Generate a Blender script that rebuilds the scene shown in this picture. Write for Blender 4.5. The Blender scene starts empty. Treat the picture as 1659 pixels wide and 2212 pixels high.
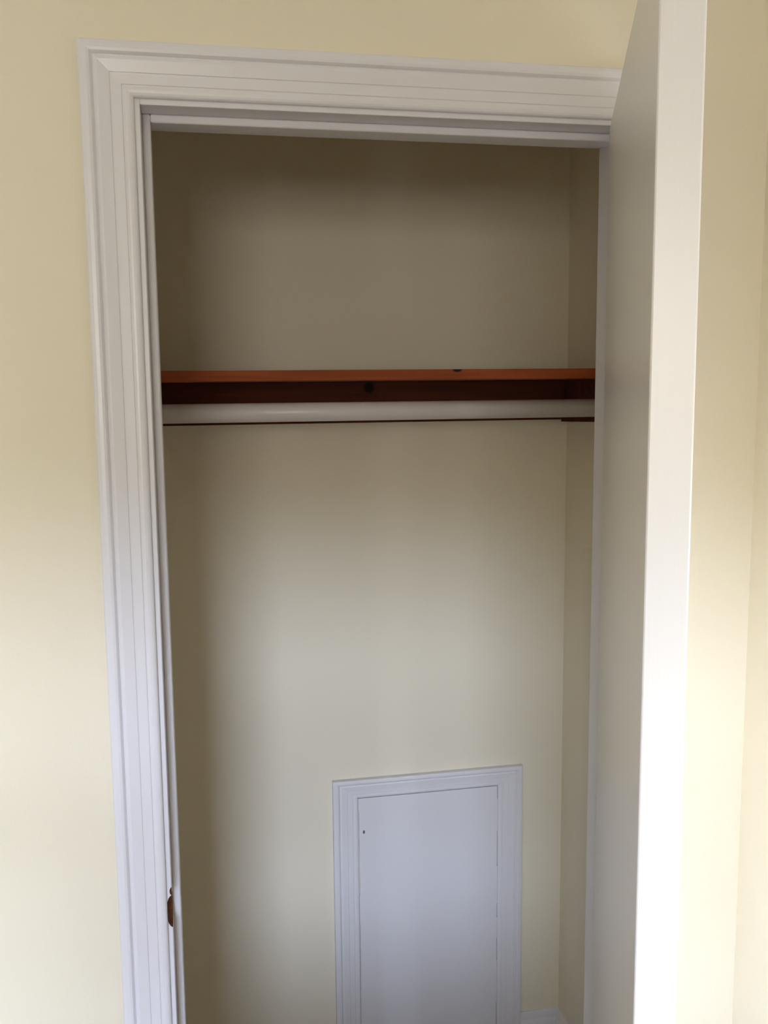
import bpy, bmesh, math
from mathutils import Vector, Matrix

C = bpy.context.scene.collection
S = bpy.context.scene

# ------------------------------------------------------------------ fitted layout (metres)
# X right, Y into the closet (room face of the closet wall is Y = 0), Z up
F_PX, YAW, PITCH, ROLL = 2072.16, 11.0313, 7.3803, 0.5653
CAM_D, CAM_H = 1.3172, 1.6682
XL, XR, ZT = -0.0559, 0.6254, 2.030      # jamb faces and head jamb underside
JD = 0.128                               # jamb depth
ST = 0.011                               # stop thickness
YB, XB, XBL = 0.7046, 0.8100, -0.300     # closet back wall, right wall, left wall
XW = 0.8298                              # room right wall
YR0 = -4.60                              # window wall
XR0 = -2.40                              # room left wall
CEIL = 2.50

# ------------------------------------------------------------------ camera
cd = bpy.data.cameras.new('camera')
cam = bpy.data.objects.new('camera', cd)
C.objects.link(cam)
y_, p_, r_ = (math.radians(v) for v in (YAW, PITCH, ROLL))
Fv = Vector((math.sin(y_)*math.cos(p_), math.cos(y_)*math.cos(p_), -math.sin(p_)))
R0 = Vector((math.cos(y_), -math.sin(y_), 0))
U0 = R0.cross(Fv)
Rv, Uv = (math.cos(r_)*R0 - math.sin(r_)*U0), (math.sin(r_)*R0 + math.cos(r_)*U0)
M = Matrix((Rv, Uv, -Fv)).transposed().to_4x4()
M.translation = Vector((0, -CAM_D, CAM_H))
cam.matrix_world = M
cd.sensor_fit = 'VERTICAL'
cd.sensor_height = 24.0
cd.lens = 24.0*F_PX/2212.0
cd.clip_start = 0.02
S.camera = cam

# ------------------------------------------------------------------ view and daylight
S.view_settings.view_transform = 'Standard'
S.view_settings.look = 'None'
S.view_settings.gamma = 1.0
S.view_settings.use_curve_mapping = False
S.view_settings.exposure = 0.10
try:
    S.cycles.use_denoising = True
    S.cycles.max_bounces = 16
    S.cycles.diffuse_bounces = 10
    S.cycles.caustics_reflective = False
except Exception:
    pass

# brightness of the outdoors by sine of elevation: lawn and trees, a thin bright band shaped for the light on the walls, dimmer blue above
OUTDOORS = [(0.00, (1.00, 0.963, 0.885), 13.4), (0.44, (1.00, 0.963, 0.885), 13.4), (0.572, (1.00, 0.963, 0.875), 14.2),
            (0.584, (0.82, 0.94, 1.20), 118.0), (0.600, (0.80, 0.93, 1.24), 118.0), (0.615, (0.72, 0.88, 1.28), 14.0), (0.77, (0.72, 0.88, 1.28), 14.0), (0.82, (0.64, 0.88, 1.36), 19.0)]
w = bpy.data.worlds.new('daylight')
S.world = w
w.use_nodes = True
nt = w.node_tree
nt.nodes.clear()
out = nt.nodes.new('ShaderNodeOutputWorld')
bg = nt.nodes.new('ShaderNodeBackground')
tc = nt.nodes.new('ShaderNodeTexCoord')
sx = nt.nodes.new('ShaderNodeSeparateXYZ')
mr = nt.nodes.new('ShaderNodeMapRange')
mr.inputs['From Min'].default_value = -1.0
rmp = nt.nodes.new('ShaderNodeValToRGB')
BRIGHT = max(e[2]*max(e[1]) for e in OUTDOORS)
while len(rmp.color_ramp.elements) < len(OUTDOORS):
    rmp.color_ramp.elements.new(0.5)
for e, (pos, col, k) in zip(rmp.color_ramp.elements, OUTDOORS):
    e.position = pos
    e.color = tuple(c*k/BRIGHT for c in col) + (1,)
bg.inputs['Strength'].default_value = BRIGHT
nt.links.new(tc.outputs['Generated'], sx.inputs[0])
nt.links.new(sx.outputs['Z'], mr.inputs['Value'])
nt.links.new(mr.outputs[0], rmp.inputs[0])
grx = nt.nodes.new('ShaderNodeMapRange')     # slight green tint added to the daylight coming from the right
grx.inputs['From Min'].default_value = 0.2
grx.inputs['From Max'].default_value = 0.7
gmx = nt.nodes.new('ShaderNodeMix')
gmx.data_type = 'RGBA'
gmx.blend_type = 'MULTIPLY'
gmx.inputs[7].default_value = (0.96, 1.0, 0.95, 1)
nt.links.new(sx.outputs['X'], grx.inputs['Value'])
nt.links.new(grx.outputs[0], gmx.inputs[0])
nt.links.new(rmp.outputs[0], gmx.inputs[6])
nt.links.new(gmx.outputs[2], bg.inputs['Color'])
nt.links.new(bg.outputs[0], out.inputs[0])

# windows: one in the wall behind the camera, one in the right wall behind the door (u0, u1, z0, z1)
WINS = [('rear', -1.60, -0.30, 1.37, 2.36), ('right', -1.45, -0.60, 0.40, 1.40)]
for (side, a, b, c, d) in WINS:          # portals: they only guide daylight sampling through the openings
    ld = bpy.data.lights.new('window_portal', 'AREA')
    ld.shape = 'RECTANGLE'
    ld.size, ld.size_y = b-a, d-c
    ld.cycles.is_portal = True
    lo = bpy.data.objects.new('window_portal', ld)
    C.objects.link(lo)
    if side == 'rear':                   # faces +Y, into the room
        lo.matrix_world = Matrix.Translation(((a+b)/2, YR0-0.125, (c+d)/2)) @ Matrix(((1, 0, 0), (0, 0, -1), (0, 1, 0))).to_4x4()
    else:                                # faces -X, into the room
        lo.matrix_world = Matrix.Translation((XW+0.125, (a+b)/2, (c+d)/2)) @ Matrix(((0, 0, 1), (1, 0, 0), (0, 1, 0))).to_4x4()

# ------------------------------------------------------------------ materials
def new_mat(name):
    m = bpy.data.materials.new(name)
    m.use_nodes = True
    return m, m.node_tree, m.node_tree.nodes['Principled BSDF']

def paint(name, col, rough, bump_scale=0, bump=0.0, stretch=(1, 1, 1), var=0.0, coat=0.0):
    m, t, b = new_mat(name)
    b.inputs['Base Color'].default_value = (*col, 1)
    b.inputs['Roughness'].default_value = rough
    b.inputs['Coat Weight'].default_value = coat
    co = t.nodes.new('ShaderNodeTexCoord')
    mp = t.nodes.new('ShaderNodeMapping')
    mp.inputs['Scale'].default_value = stretch
    t.links.new(co.outputs['Object'], mp.inputs[0])
    if bump_scale:
        n = t.nodes.new('ShaderNodeTexNoise')
        n.inputs['Scale'].default_value = bump_scale
        n.inputs['Detail'].default_value = 3
        t.links.new(mp.outputs[0], n.inputs['Vector'])
        bp = t.nodes.new('ShaderNodeBump')
        bp.inputs['Strength'].default_value = bump
        bp.inputs['Distance'].default_value = 0.002
        t.links.new(n.outputs['Fac'], bp.inputs['Height'])
        t.links.new(bp.outputs[0], b.inputs['Normal'])
    if var:
        n2 = t.nodes.new('ShaderNodeTexNoise')
        n2.inputs['Scale'].default_value = 5
        n2.inputs['Detail'].default_value = 2
        t.links.new(co.outputs['Object'], n2.inputs['Vector'])
        mxx = t.nodes.new('ShaderNodeMix')
        mxx.data_type = 'RGBA'
        mxx.inputs[6].default_value = tuple(c*(1-var) for c in col) + (1,)
        mxx.inputs[7].default_value = tuple(min(1, c*(1+var)) for c in col) + (1,)
        t.links.new(n2.outputs['Fac'], mxx.inputs[0])
        t.links.new(mxx.outputs[2], b.inputs['Base Color'])
    return m

WALL = paint('cream_wall_paint', (0.78, 0.725, 0.585), 0.55, 220, 0.12, var=0.015)
TRIM = paint('white_gloss_trim_paint', (0.735, 0.73, 0.775), 0.32, 60, 0.10, (1, 1, 0.08))
DOOR = paint('white_door_paint', (0.76, 0.74, 0.74), 0.30, 90, 0.16, (1, 1, 0.04))
PANEL = paint('white_panel_paint', (0.72, 0.715, 0.735), 0.40, 120, 0.06)
CEILM = paint('white_ceiling_paint', (0.80, 0.78, 0.72), 0.8, 150, 0.1)
RODM = paint('white_rod_paint', (0.66, 0.63, 0.64), 0.33)
GLASSM, t_, b_ = new_mat('window_glass')
tr = t_.nodes.new('ShaderNodeBsdfTransparent')
gl = t_.nodes.new('ShaderNodeBsdfGlossy')
gl.inputs['Roughness'].default_value = 0.02
ms = t_.nodes.new('ShaderNodeMixShader')
ms.inputs[0].default_value = 0.05
t_.links.new(tr.outputs[0], ms.inputs[1])
t_.links.new(gl.outputs[0], ms.inputs[2])
t_.links.new(ms.outputs[0], t_.nodes['Material Output'].inputs[0])

def wood(name, dark, light, rough, scale=1.0, knots=(), kcol=(0.01, 0.006, 0.004)):
    """long grain along X; knots = [(x, z, rx, rz)] in object space, real marks of the board"""
    m, t, b = new_mat(name)
    b.inputs['Roughness'].default_value = rough
    b.inputs['Specular IOR Level'].default_value = 0.2
    co = t.nodes.new('ShaderNodeTexCoord')
    mp = t.nodes.new('ShaderNodeMapping')
    mp.inputs['Scale'].default_value = (3*scale, 60*scale, 60*scale)
    n = t.nodes.new('ShaderNodeTexNoise')
    n.inputs['Scale'].default_value = 1.0
    n.inputs['Detail'].default_value = 6
    n.inputs['Distortion'].default_value = 0.6
    r = t.nodes.new('ShaderNodeValToRGB')
    r.color_ramp.elements[0].position = 0.3
    r.color_ramp.elements[0].color = (*dark, 1)
    r.color_ramp.elements[1].position = 0.7
    r.color_ramp.elements[1].color = (*light, 1)
    t.links.new(co.outputs['Object'], mp.inputs[0])
    t.links.new(mp.outputs[0], n.inputs['Vector'])
    t.links.new(n.outputs['Fac'], r.inputs[0])
    cur = r.outputs[0]
    for (kx, kz, rx, rz) in knots:
        k = t.nodes.new('ShaderNodeMapping')
        k.vector_type = 'POINT'
        k.inputs['Location'].default_value = (-kx/rx, 0, -kz/rz)
        k.inputs['Scale'].default_value = (1/rx, 0, 1/rz)
        t.links.new(co.outputs['Object'], k.inputs[0])
        ln = t.nodes.new('ShaderNodeVectorMath')
        ln.operation = 'LENGTH'
        t.links.new(k.outputs[0], ln.inputs[0])
        q = t.nodes.new('ShaderNodeMapRange')
        q.interpolation_type = 'SMOOTHSTEP'
        q.inputs['From Min'].default_value = 0.5
        q.inputs['From Max'].default_value = 1.2
        q.inputs['To Min'].default_value = 1
        q.inputs['To Max'].default_value = 0
        t.links.new(ln.outputs['Value'], q.inputs['Value'])
        mm = t.nodes.new('ShaderNodeMix')
        mm.data_type = 'RGBA'
        mm.inputs[7].default_value = (*kcol, 1)
        t.links.new(q.outputs[0], mm.inputs[0])
        t.links.new(cur, mm.inputs[6])
        cur = mm.outputs[2]
    t.links.new(cur, b.inputs['Base Color'])
    return m

FLOORM = wood('floor_boards', (0.12, 0.075, 0.045), (0.18, 0.115, 0.07), 0.4, 0.7)
RAW = wood('bare_mortise_wood', (0.10, 0.042, 0.022), (0.20, 0.09, 0.045), 0.8, 2)
HOLE, t_, b_ = new_mat('dark_hole')
b_.inputs['Base Color'].default_value = (0.16, 0.15, 0.16, 1)

# ------------------------------------------------------------------ helpers
def tag(o, label, cat, kind=None, group=None):
    o['label'] = label
    o['category'] = cat
    if kind: o['kind'] = kind
    if group: o['group'] = group
    return o

def obj(name, bm, mat, parent=None, loc=None, smooth=False):
    me = bpy.data.meshes.new(name)
    bmesh.ops.recalc_face_normals(bm, faces=bm.faces)
    bm.to_mesh(me)
    bm.free()
    if smooth:
        for p in me.polygons: p.use_smooth = True
    for m in (mat if isinstance(mat, (list, tuple)) else [mat]):
        me.materials.append(m)
    o = bpy.data.objects.new(name, me)
    if loc: o.location = loc
    if parent: o.parent = parent
    C.objects.link(o)
    return o

def empty(name, loc=(0, 0, 0), rotz=0.0):
    o = bpy.data.objects.new(name, None)
    o.empty_display_size = 0.1
    o.location = loc
    o.rotation_euler = (0, 0, rotz)
    C.objects.link(o)
    return o

def box(bm, a, b, bevel=0.0, seg=2):
    v = [bm.verts.new((x, y, z)) for x in (a[0], b[0]) for y in (a[1], b[1]) for z in (a[2], b[2])]
    f = [(0, 1, 3, 2), (4, 6, 7, 5), (0, 4, 5, 1), (2, 3, 7, 6), (0, 2, 6, 4), (1, 5, 7, 3)]
    fs = [bm.faces.new([v[i] for i in q]) for q in f]
    if bevel:
        es = list({e for q in fs for e in q.edges})
        bmesh.ops.bevel(bm, geom=es, offset=bevel, segments=seg, affect='EDGES', profile=0.5)
    return bm

def mkbox(a, b, bevel=0.0, seg=2):
    return box(bmesh.new(), a, b, bevel, seg)

def prism(poly, axis, a, b, bm=None):
    """extrude a 2-D polygon along an axis; poly given in the two other axes in xyz order"""
    bm = bm or bmesh.new()
    def P(p, t):
        return {'x': (t, p[0], p[1]), 'y': (p[0], t, p[1]), 'z': (p[0], p[1], t)}[axis]
    A = [bm.verts.new(P(p, a)) for p in poly]
    B = [bm.verts.new(P(p, b)) for p in poly]
    n = len(poly)
    bm.faces.new(A); bm.faces.new(list(reversed(B)))
    for i in range(n):
        j = (i+1) % n
        bm.faces.new([A[i], A[j], B[j], B[i]])
    return bm

def sweep(profile, start, end):
    """loft between two profile stations: start/end map (u, t) -> xyz (lets mitres be cut exactly)"""
    bm = bmesh.new()
    A = [bm.verts.new(start(u, t)) for u, t in profile]
    B = [bm.verts.new(end(u, t)) for u, t in profile]
    n = len(profile)
    for i in range(n):
        j = (i+1) % n
        bm.faces.new([A[i], A[j], B[j], B[i]])
    bm.faces.new(A); bm.faces.new(list(reversed(B)))
    return bm

def wall_with_holes(x0, x1, z0, z1, ya, yb, holes):
    """one wall slab in XZ, thickness ya..yb, with rectangular openings (holes: x0,x1,z0,z1)"""
    xs = sorted({x0, x1, *[h[0] for h in holes], *[h[1] for h in holes]})
    zs = sorted({z0, z1, *[h[2] for h in holes], *[h[3] for h in holes]})
    xs = [x for x in xs if x0 <= x <= x1]; zs = [z for z in zs if z0 <= z <= z1]
    def solid(i, k):
        if i < 0 or k < 0 or i >= len(xs)-1 or k >= len(zs)-1: return False
        cx, cz = (xs[i]+xs[i+1])/2, (zs[k]+zs[k+1])/2
        return not any(h[0] < cx < h[1] and h[2] < cz < h[3] for h in holes)
    bm = bmesh.new()
    vs = {}
    def v(x, y, z):
        k = (round(x, 5), round(y, 5), round(z, 5))
        if k not in vs: vs[k] = bm.verts.new(k)
        return vs[k]
    for i in range(len(xs)-1):
        for k in range(len(zs)-1):
            if not solid(i, k): continue
            X0, X1, Z0, Z1 = xs[i], xs[i+1], zs[k], zs[k+1]
            for y in (ya, yb):
                bm.faces.new([v(X0, y, Z0), v(X1, y, Z0), v(X1, y, Z1), v(X0, y, Z1)])
            for (di, dk, e) in ((-1, 0, ((X0, Z0), (X0, Z1))), (1, 0, ((X1, Z0), (X1, Z1))),
                                (0, -1, ((X0, Z0), (X1, Z0))), (0, 1, ((X0, Z1), (X1, Z1)))):
                if not solid(i+di, k+dk):
                    (p, q), (r, s) = e
                    bm.faces.new([v(p, ya, q), v(r, ya, s), v(r, yb, s), v(p, yb, q)])
    return bm

def turned(bm):
    for v in bm.verts: v.co = Vector((v.co.y, v.co.x, v.co.z))
    return bm

def cut(o, cutter_bms, mat_index):
    """carve cutters out of a mesh and keep only the carved mesh"""
    for cb in cutter_bms:
        me = bpy.data.meshes.new('cut')
        bmesh.ops.recalc_face_normals(cb, faces=cb.faces)
        cb.to_mesh(me); cb.free()
        for m in o.data.materials: me.materials.append(m)
        for p in me.polygons: p.material_index = mat_index
        c = bpy.data.objects.new('cut', me)
        C.objects.link(c)
        md = o.modifiers.new('carve', 'BOOLEAN')
        md.operation = 'DIFFERENCE'; md.solver = 'EXACT'; md.object = c
        bpy.context.view_layer.update()
        c.matrix_world = o.matrix_world.copy()
        bpy.context.view_layer.update()
        dg = bpy.context.evaluated_depsgraph_get()
        nm = bpy.data.meshes.new_from_object(o.evaluated_get(dg))
        o.modifiers.clear()
        nm.name = o.data.name
        o.data = nm
        bpy.data.objects.remove(c)
        bpy.data.meshes.remove(me)

def ellipsoid(c, r):
    bm = bmesh.new()
    bmesh.ops.create_icosphere(bm, subdivisions=3, radius=1.0)
    for v in bm.verts:
        v.co = Vector((c[0]+v.co.x*r[0], c[1]+v.co.y*r[1], c[2]+v.co.z*r[2]))
    return bm

# ------------------------------------------------------------------ room shell
WT = JD                                  # wall thickness equals the jamb depth
GAP = 0.019                              # jamb board thickness
tag(obj('wall_front', wall_with_holes(XR0-0.1, XW+0.1, 0, CEIL, 0, WT,
        [(XL-GAP, XR+GAP, -1, ZT+GAP)]), WALL),
    'cream painted wall around the closet doorway', 'wall', 'structure')
tag(obj('wall_right', turned(wall_with_holes(YR0, 0, 0, CEIL, XW, XW+0.12,
        [q[1:] for q in WINS if q[0] == 'right'])), WALL),
    'cream painted side wall at the right edge beyond the open door', 'wall', 'structure')
tag(obj('wall_left', mkbox((XR0-0.1, YR0, 0), (XR0, 0, CEIL)), WALL),
    'cream painted left side wall of the room', 'wall', 'structure')
tag(obj('wall_rear', wall_with_holes(XR0-0.1, XW+0.1, 0, CEIL, YR0-0.12, YR0,
        [q[1:] for q in WINS if q[0] == 'rear']), WALL),
    'cream painted window wall opposite the closet', 'wall', 'structure')
tag(obj('wall_closet_back', mkbox((XBL-0.1, YB, 0), (XB+0.1, YB+0.1, CEIL)), WALL),
    'cream painted back wall inside the closet', 'wall', 'structure')
tag(obj('wall_closet_right', mkbox((XB, WT, 0), (XB+0.1, YB, CEIL)), WALL),
    'cream painted narrow right wall inside the closet', 'wall', 'structure')
tag(obj('wall_closet_left', mkbox((XBL-0.1, WT, 0), (XBL, YB, CEIL)), WALL),
    'cream painted left wall inside the closet', 'wall', 'structure')
tag(obj('floor', mkbox((XR0-0.1, YR0-0.12, -0.1), (XW+0.1, YB+0.1, 0)), FLOORM),
    'brown wooden floor of the room and the closet', 'floor', 'structure')
tag(obj('ceiling', mkbox((XR0-0.1, YR0-0.12, CEIL), (XW+0.1, YB+0.1, CEIL+0.1)), CEILM),
    'white ceiling over the room and the closet', 'ceiling', 'structure')

# windows out of the picture: built along local x, depth along local +y (outwards)
for n, (side, a, b, c, d) in enumerate(WINS, 1):
    wd, ht, fw = (b-a)/2, d-c, 0.045
    wn = empty('window_%d' % n, ((a+b)/2, YR0, c) if side == 'rear' else (XW, (a+b)/2, c),
               math.pi if side == 'rear' else -math.pi/2)
    tag(wn, 'white framed window in the ' + ('wall opposite the closet' if side == 'rear' else 'right wall behind the open door'), 'window', 'structure')
    bm = bmesh.new()
    for q in ((-wd, 0, -wd+fw, ht), (wd-fw, 0, wd, ht), (-wd+fw, 0, wd-fw, fw), (-wd+fw, ht-fw, wd-fw, ht)):
        box(bm, (q[0], 0.04, q[1]), (q[2], 0.10, q[3]))
    obj('window_frame', bm, TRIM, wn)
    obj('meeting_rail', mkbox((-wd+fw, 0.05, ht*0.5-0.02), (wd-fw, 0.09, ht*0.5+0.02)), TRIM, wn)
    obj('pane', mkbox((-wd+fw, 0.068, fw), (wd-fw, 0.072, ht-fw)), GLASSM, wn)
    obj('window_sill', mkbox((-wd-0.05, -0.05, -0.03), (wd+0.05, 0.0, 0.0), 0.004), TRIM, wn)

# baseboards inside the closet
def bb_profile(h, t):
    return [(0, 0), (t, 0), (t, h-0.030), (t*0.92, h-0.024), (t*0.62, h-0.018), (t*0.55, h-0.010), (t*0.40, h-0.003), (t*0.30, h), (0, h)]
BBH, BBT = 0.186, 0.014
PX0, PX1, PH = 0.2704, 0.7108, 0.8049     # access panel outer edges and top
bbp = bb_profile(BBH, BBT)
bm = prism([(YB-u, z) for u, z in bbp], 'x', PX1, XB)
tag(obj('baseboard_back', bm, TRIM), 'white baseboard on the closet back wall right of the access panel', 'baseboard', 'structure')
bm = prism([(YB-u, z) for u, z in bbp], 'x', XBL, PX0)
tag(obj('baseboard_back.001', bm, TRIM), 'white baseboard on the closet back wall left of the access panel', 'baseboard', 'structure')
bm = prism([(XB-u, z) for u, z in bbp], 'y', WT, YB-BBT)
tag(obj('baseboard_right', bm, TRIM), 'white baseboard along the right wall of the closet', 'baseboard', 'structure')

# ------------------------------------------------------------------ door casing (colonial profile) and jambs
PROF = [(0, 0), (0, .0142), (.0006, .0158), (.0020, .0168), (.0060, .0176), (.0105, .0178), (.0138, .0170), (.0158, .0150), (.0172, .0128),
        (.0186, .0124), (.0204, .0132), (.0228, .0136), (.0300, .0124), (.0368, .0114), (.0376, .0103), (.0392, .0101), (.0460, .0098),
        (.0508, .0096), (.0516, .0084), (.0530, .0083), (.0548, .0090), (.0574, .0092), (.0606, .0088), (.0632, .0078), (.0650, .0062), (.0656, .0042), (.0656, 0)]
CW, RV = 0.0656, 0.0068                   # casing width and reveal on the jamb edge
def casing(x_in_l, x_in_r, z_in, prof, cw, yface, parent, mat, z_bot=0.0, top_cw=None, right=True):
    """three mitred casing pieces around an opening; u runs from the outer edge inwards"""
    s = (top_cw or cw)/cw
    L = lambda u: x_in_l - (cw-u)
    R = lambda u: x_in_r + (cw-u)
    T = lambda u: z_in + (cw-u)*s
    a = sweep(prof, lambda u, t: (L(u), yface-t, z_bot), lambda u, t: (L(u), yface-t, T(u)))
    b = sweep(prof, lambda u, t: (L(u), yface-t, T(u)), lambda u, t: (R(u), yface-t, T(u)))
    c = sweep(prof, lambda u, t: (R(u), yface-t, T(u)), lambda u, t: (R(u), yface-t, z_bot))
    obj('side_casing', a, mat, parent)
    obj('head_casing', b, mat, parent)
    obj('side_casing', c, mat, parent)

t1 = empty('trim_1')
tag(t1, 'white grooved casing framing the closet doorway', 'door casing', 'structure')
casing(XL-RV, XR+RV, ZT+RV, PROF, CW, 0.0, t1, TRIM)

t2 = empty('trim_2')
tag(t2, 'white door jamb with stops lining the closet doorway', 'door jamb', 'structure')
jl = obj('jamb', mkbox((XL-GAP, 0, 0), (XL, JD, ZT+GAP), 0.0012, 2), [TRIM, RAW], t2)
obj('jamb', mkbox((XR, 0, 0), (XR+GAP, JD, ZT+GAP), 0.0012, 2), TRIM, t2)
obj('head_jamb', mkbox((XL, 0, ZT), (XR, JD, ZT+GAP), 0.0012, 2), TRIM, t2)
SY0, SY1 = 0.040, 0.074
obj('door_stop', mkbox((XL, SY0, 0), (XL+ST, SY1, ZT), 0.0025, 3), TRIM, t2)
obj('door_stop', mkbox((XR-ST, SY0, 0), (XR, SY1, ZT), 0.0025, 3), TRIM, t2)
obj('door_stop', mkbox((XL+ST, SY0, ZT-ST), (XR-ST, SY1, ZT), 0.0025, 3), TRIM, t2)
ZS = 0.932                                # empty latch mortise in the left jamb
cut(jl, [ellipsoid((XL, 0.006, ZS), (0.0085, 0.024, 0.025)),
         ellipsoid((XL, 0.001, ZS+0.030), (0.003, 0.006, 0.006))], 1)

# ------------------------------------------------------------------ open door, hinged on the right jamb
TH = math.radians(68.93)
DT, DW = 0.0342, XR-XL-0.006
d1 = empty('door_1', (XR+0.002, -0.008, 0), 0)
tag(d1, 'white flush closet door standing open, seen almost edge on', 'door', 'structure')
# door space: hinge pin at the origin, leaf runs along -x when shut, room face at y = +0.008
d1.rotation_euler = (0, 0, TH)
obj('door_leaf', mkbox((-DW, 0.008, 0.012), (0, 0.008+DT, ZT-0.003), 0.0015, 2), DOOR, d1)

# ------------------------------------------------------------------ closet shelf, cleats, rod
YS, HS, TS = 0.3996, 1.7006, 0.0184
SHELFM = wood('red_cedar_shelf', (0.22, 0.050, 0.016), (0.40, 0.095, 0.029), 0.7, 1.0,
              knots=((0.4742, -0.001, 0.010, 0.005),))
CLEATM = wood('shaded_red_cleat_wood', (0.060, 0.014, 0.008), (0.10, 0.024, 0.012), 0.8, 1.0,  # the shelf's shadow is put into this colour, darker than the shelf wood
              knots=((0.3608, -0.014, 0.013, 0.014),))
sh = obj('closet_shelf', mkbox((XBL+0.001, YS, -TS), (XB-0.001, YB-0.001, 0), 0.0012, 2), SHELFM, loc=(0, 0, HS))
tag(sh, 'reddish brown wooden board shelf spanning the closet above the white rod', 'shelf')
ZC0 = 1.5954
zc = HS-TS
def cleat(bm, label):
    o = obj('shelf_cleat', bm, CLEATM, loc=(0, 0, zc))
    tag(o, label, 'cleat', None, 'cleats under the closet shelf')
    return o
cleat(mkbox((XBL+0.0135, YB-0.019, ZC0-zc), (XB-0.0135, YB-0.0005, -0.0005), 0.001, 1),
      'reddish wooden cleat with painted-in shade on the closet back wall behind the white rod')
def side_cleat(x0, x1):                  # its lower edge sits slightly out of level
    f, r = YS+0.004, YB-0.0005
    return prism([(f, 1.5985-zc), (r, 1.5900-zc), (r, -0.0005), (f, -0.0005)], 'x', x0, x1)
cleat(side_cleat(XB-0.0130, XB-0.0005), 'short wooden cleat with painted-in shade on the right closet wall under the shelf end')
cleat(side_cleat(XBL+0.0005, XBL+0.0130), 'short wooden cleat with painted-in shade on the left closet wall under the shelf end')

YRD, HR, RR = 0.432, 1.6258, 0.0172
def cyl_x(x0, x1, r, n=40, r1=None):
    bm = bmesh.new()
    A = [bm.verts.new((x0, math.cos(2*math.pi*i/n)*r, math.sin(2*math.pi*i/n)*r)) for i in range(n)]
    B = [bm.verts.new((x1, math.cos(2*math.pi*i/n)*(r1 or r), math.sin(2*math.pi*i/n)*(r1 or r))) for i in range(n)]
    for i in range(n):
        f = bm.faces.new([A[i], A[(i+1) % n], B[(i+1) % n], B[i]]); f.smooth = True
    bm.faces.new(A); bm.faces.new(list(reversed(B)))
    return bm
def obj_keep(name, bm, mat, parent=None, loc=None):
    sm = [f.smooth for f in bm.faces]
    o = obj(name, bm, mat, parent, loc)
    for p, s in zip(o.data.polygons, sm): p.use_smooth = s
    return o
rod = obj_keep('closet_rod', cyl_x(XBL+0.0140, XB-0.0140, RR), RODM, loc=(0, YRD, HR))
tag(rod, 'round white hanging rod running across the closet below the shelf', 'closet rod')
for x0, x1, a, b in ((XBL+0.0132, XBL+0.028, 0.031, 0.024), (XB-0.028, XB-0.0132, 0.024, 0.031)):
    bm = cyl_x(x0, x1, a, 40, b)
    obj_keep('rod_socket', bm, RODM, rod)

# ------------------------------------------------------------------ access panel on the back wall
ap = empty('access_panel', (0, YB, 0.0))
tag(ap, 'white painted access panel with moulded frame low on the closet back wall', 'access panel')
ACW, ATW = 0.0575, 0.0455
aprof = [(u*ACW/CW, t*0.80) for u, t in PROF]
xi0, xi1, zi = PX0+ACW, PX1-ACW, PH-ATW
AZ0 = 0.0
casing(xi0, xi1, zi, aprof, ACW, 0.0, ap, PANEL, AZ0, ATW)
# the board, with open seams along both sides where the paint has cracked
g = 0.0020
pts_r = [(0.01, 0.0), (0.12, 0.0), (0.12, g), (0.222, g), (0.222, 0.0), (0.329, 0.0), (0.329, g*0.8), (0.385, g*0.8), (0.385, 0.0), (0.437, 0.0), (0.437, g),
         (0.472, g), (0.472, 0.0), (0.564, 0.0), (0.564, g), (0.650, g), (0.650, 0.0), (0.728, 0.0), (0.728, g*0.8), (zi-0.001, g*0.8)]
pts_l = [(zi-0.001, 0.0), (zi-0.030, 0.0), (zi-0.030, g*0.7), (0.53, g*0.7), (0.53, 0.0), (0.46, 0.0), (0.46, g*0.5), (0.30, g*0.5), (0.30, 0), (0.01, 0)]
poly = [(xi1-0.0002-q, z) for z, q in pts_r] + [(xi0+0.0002+q, z) for z, q in pts_l]
ab = obj('panel_board', prism(poly, 'y', -0.0052, -0.0002), [PANEL, HOLE], ap)
cut(ab, [ellipsoid((0.3399, -0.0052, 0.6792), (0.0024, 0.0030, 0.0042))], 1)   # old nail hole
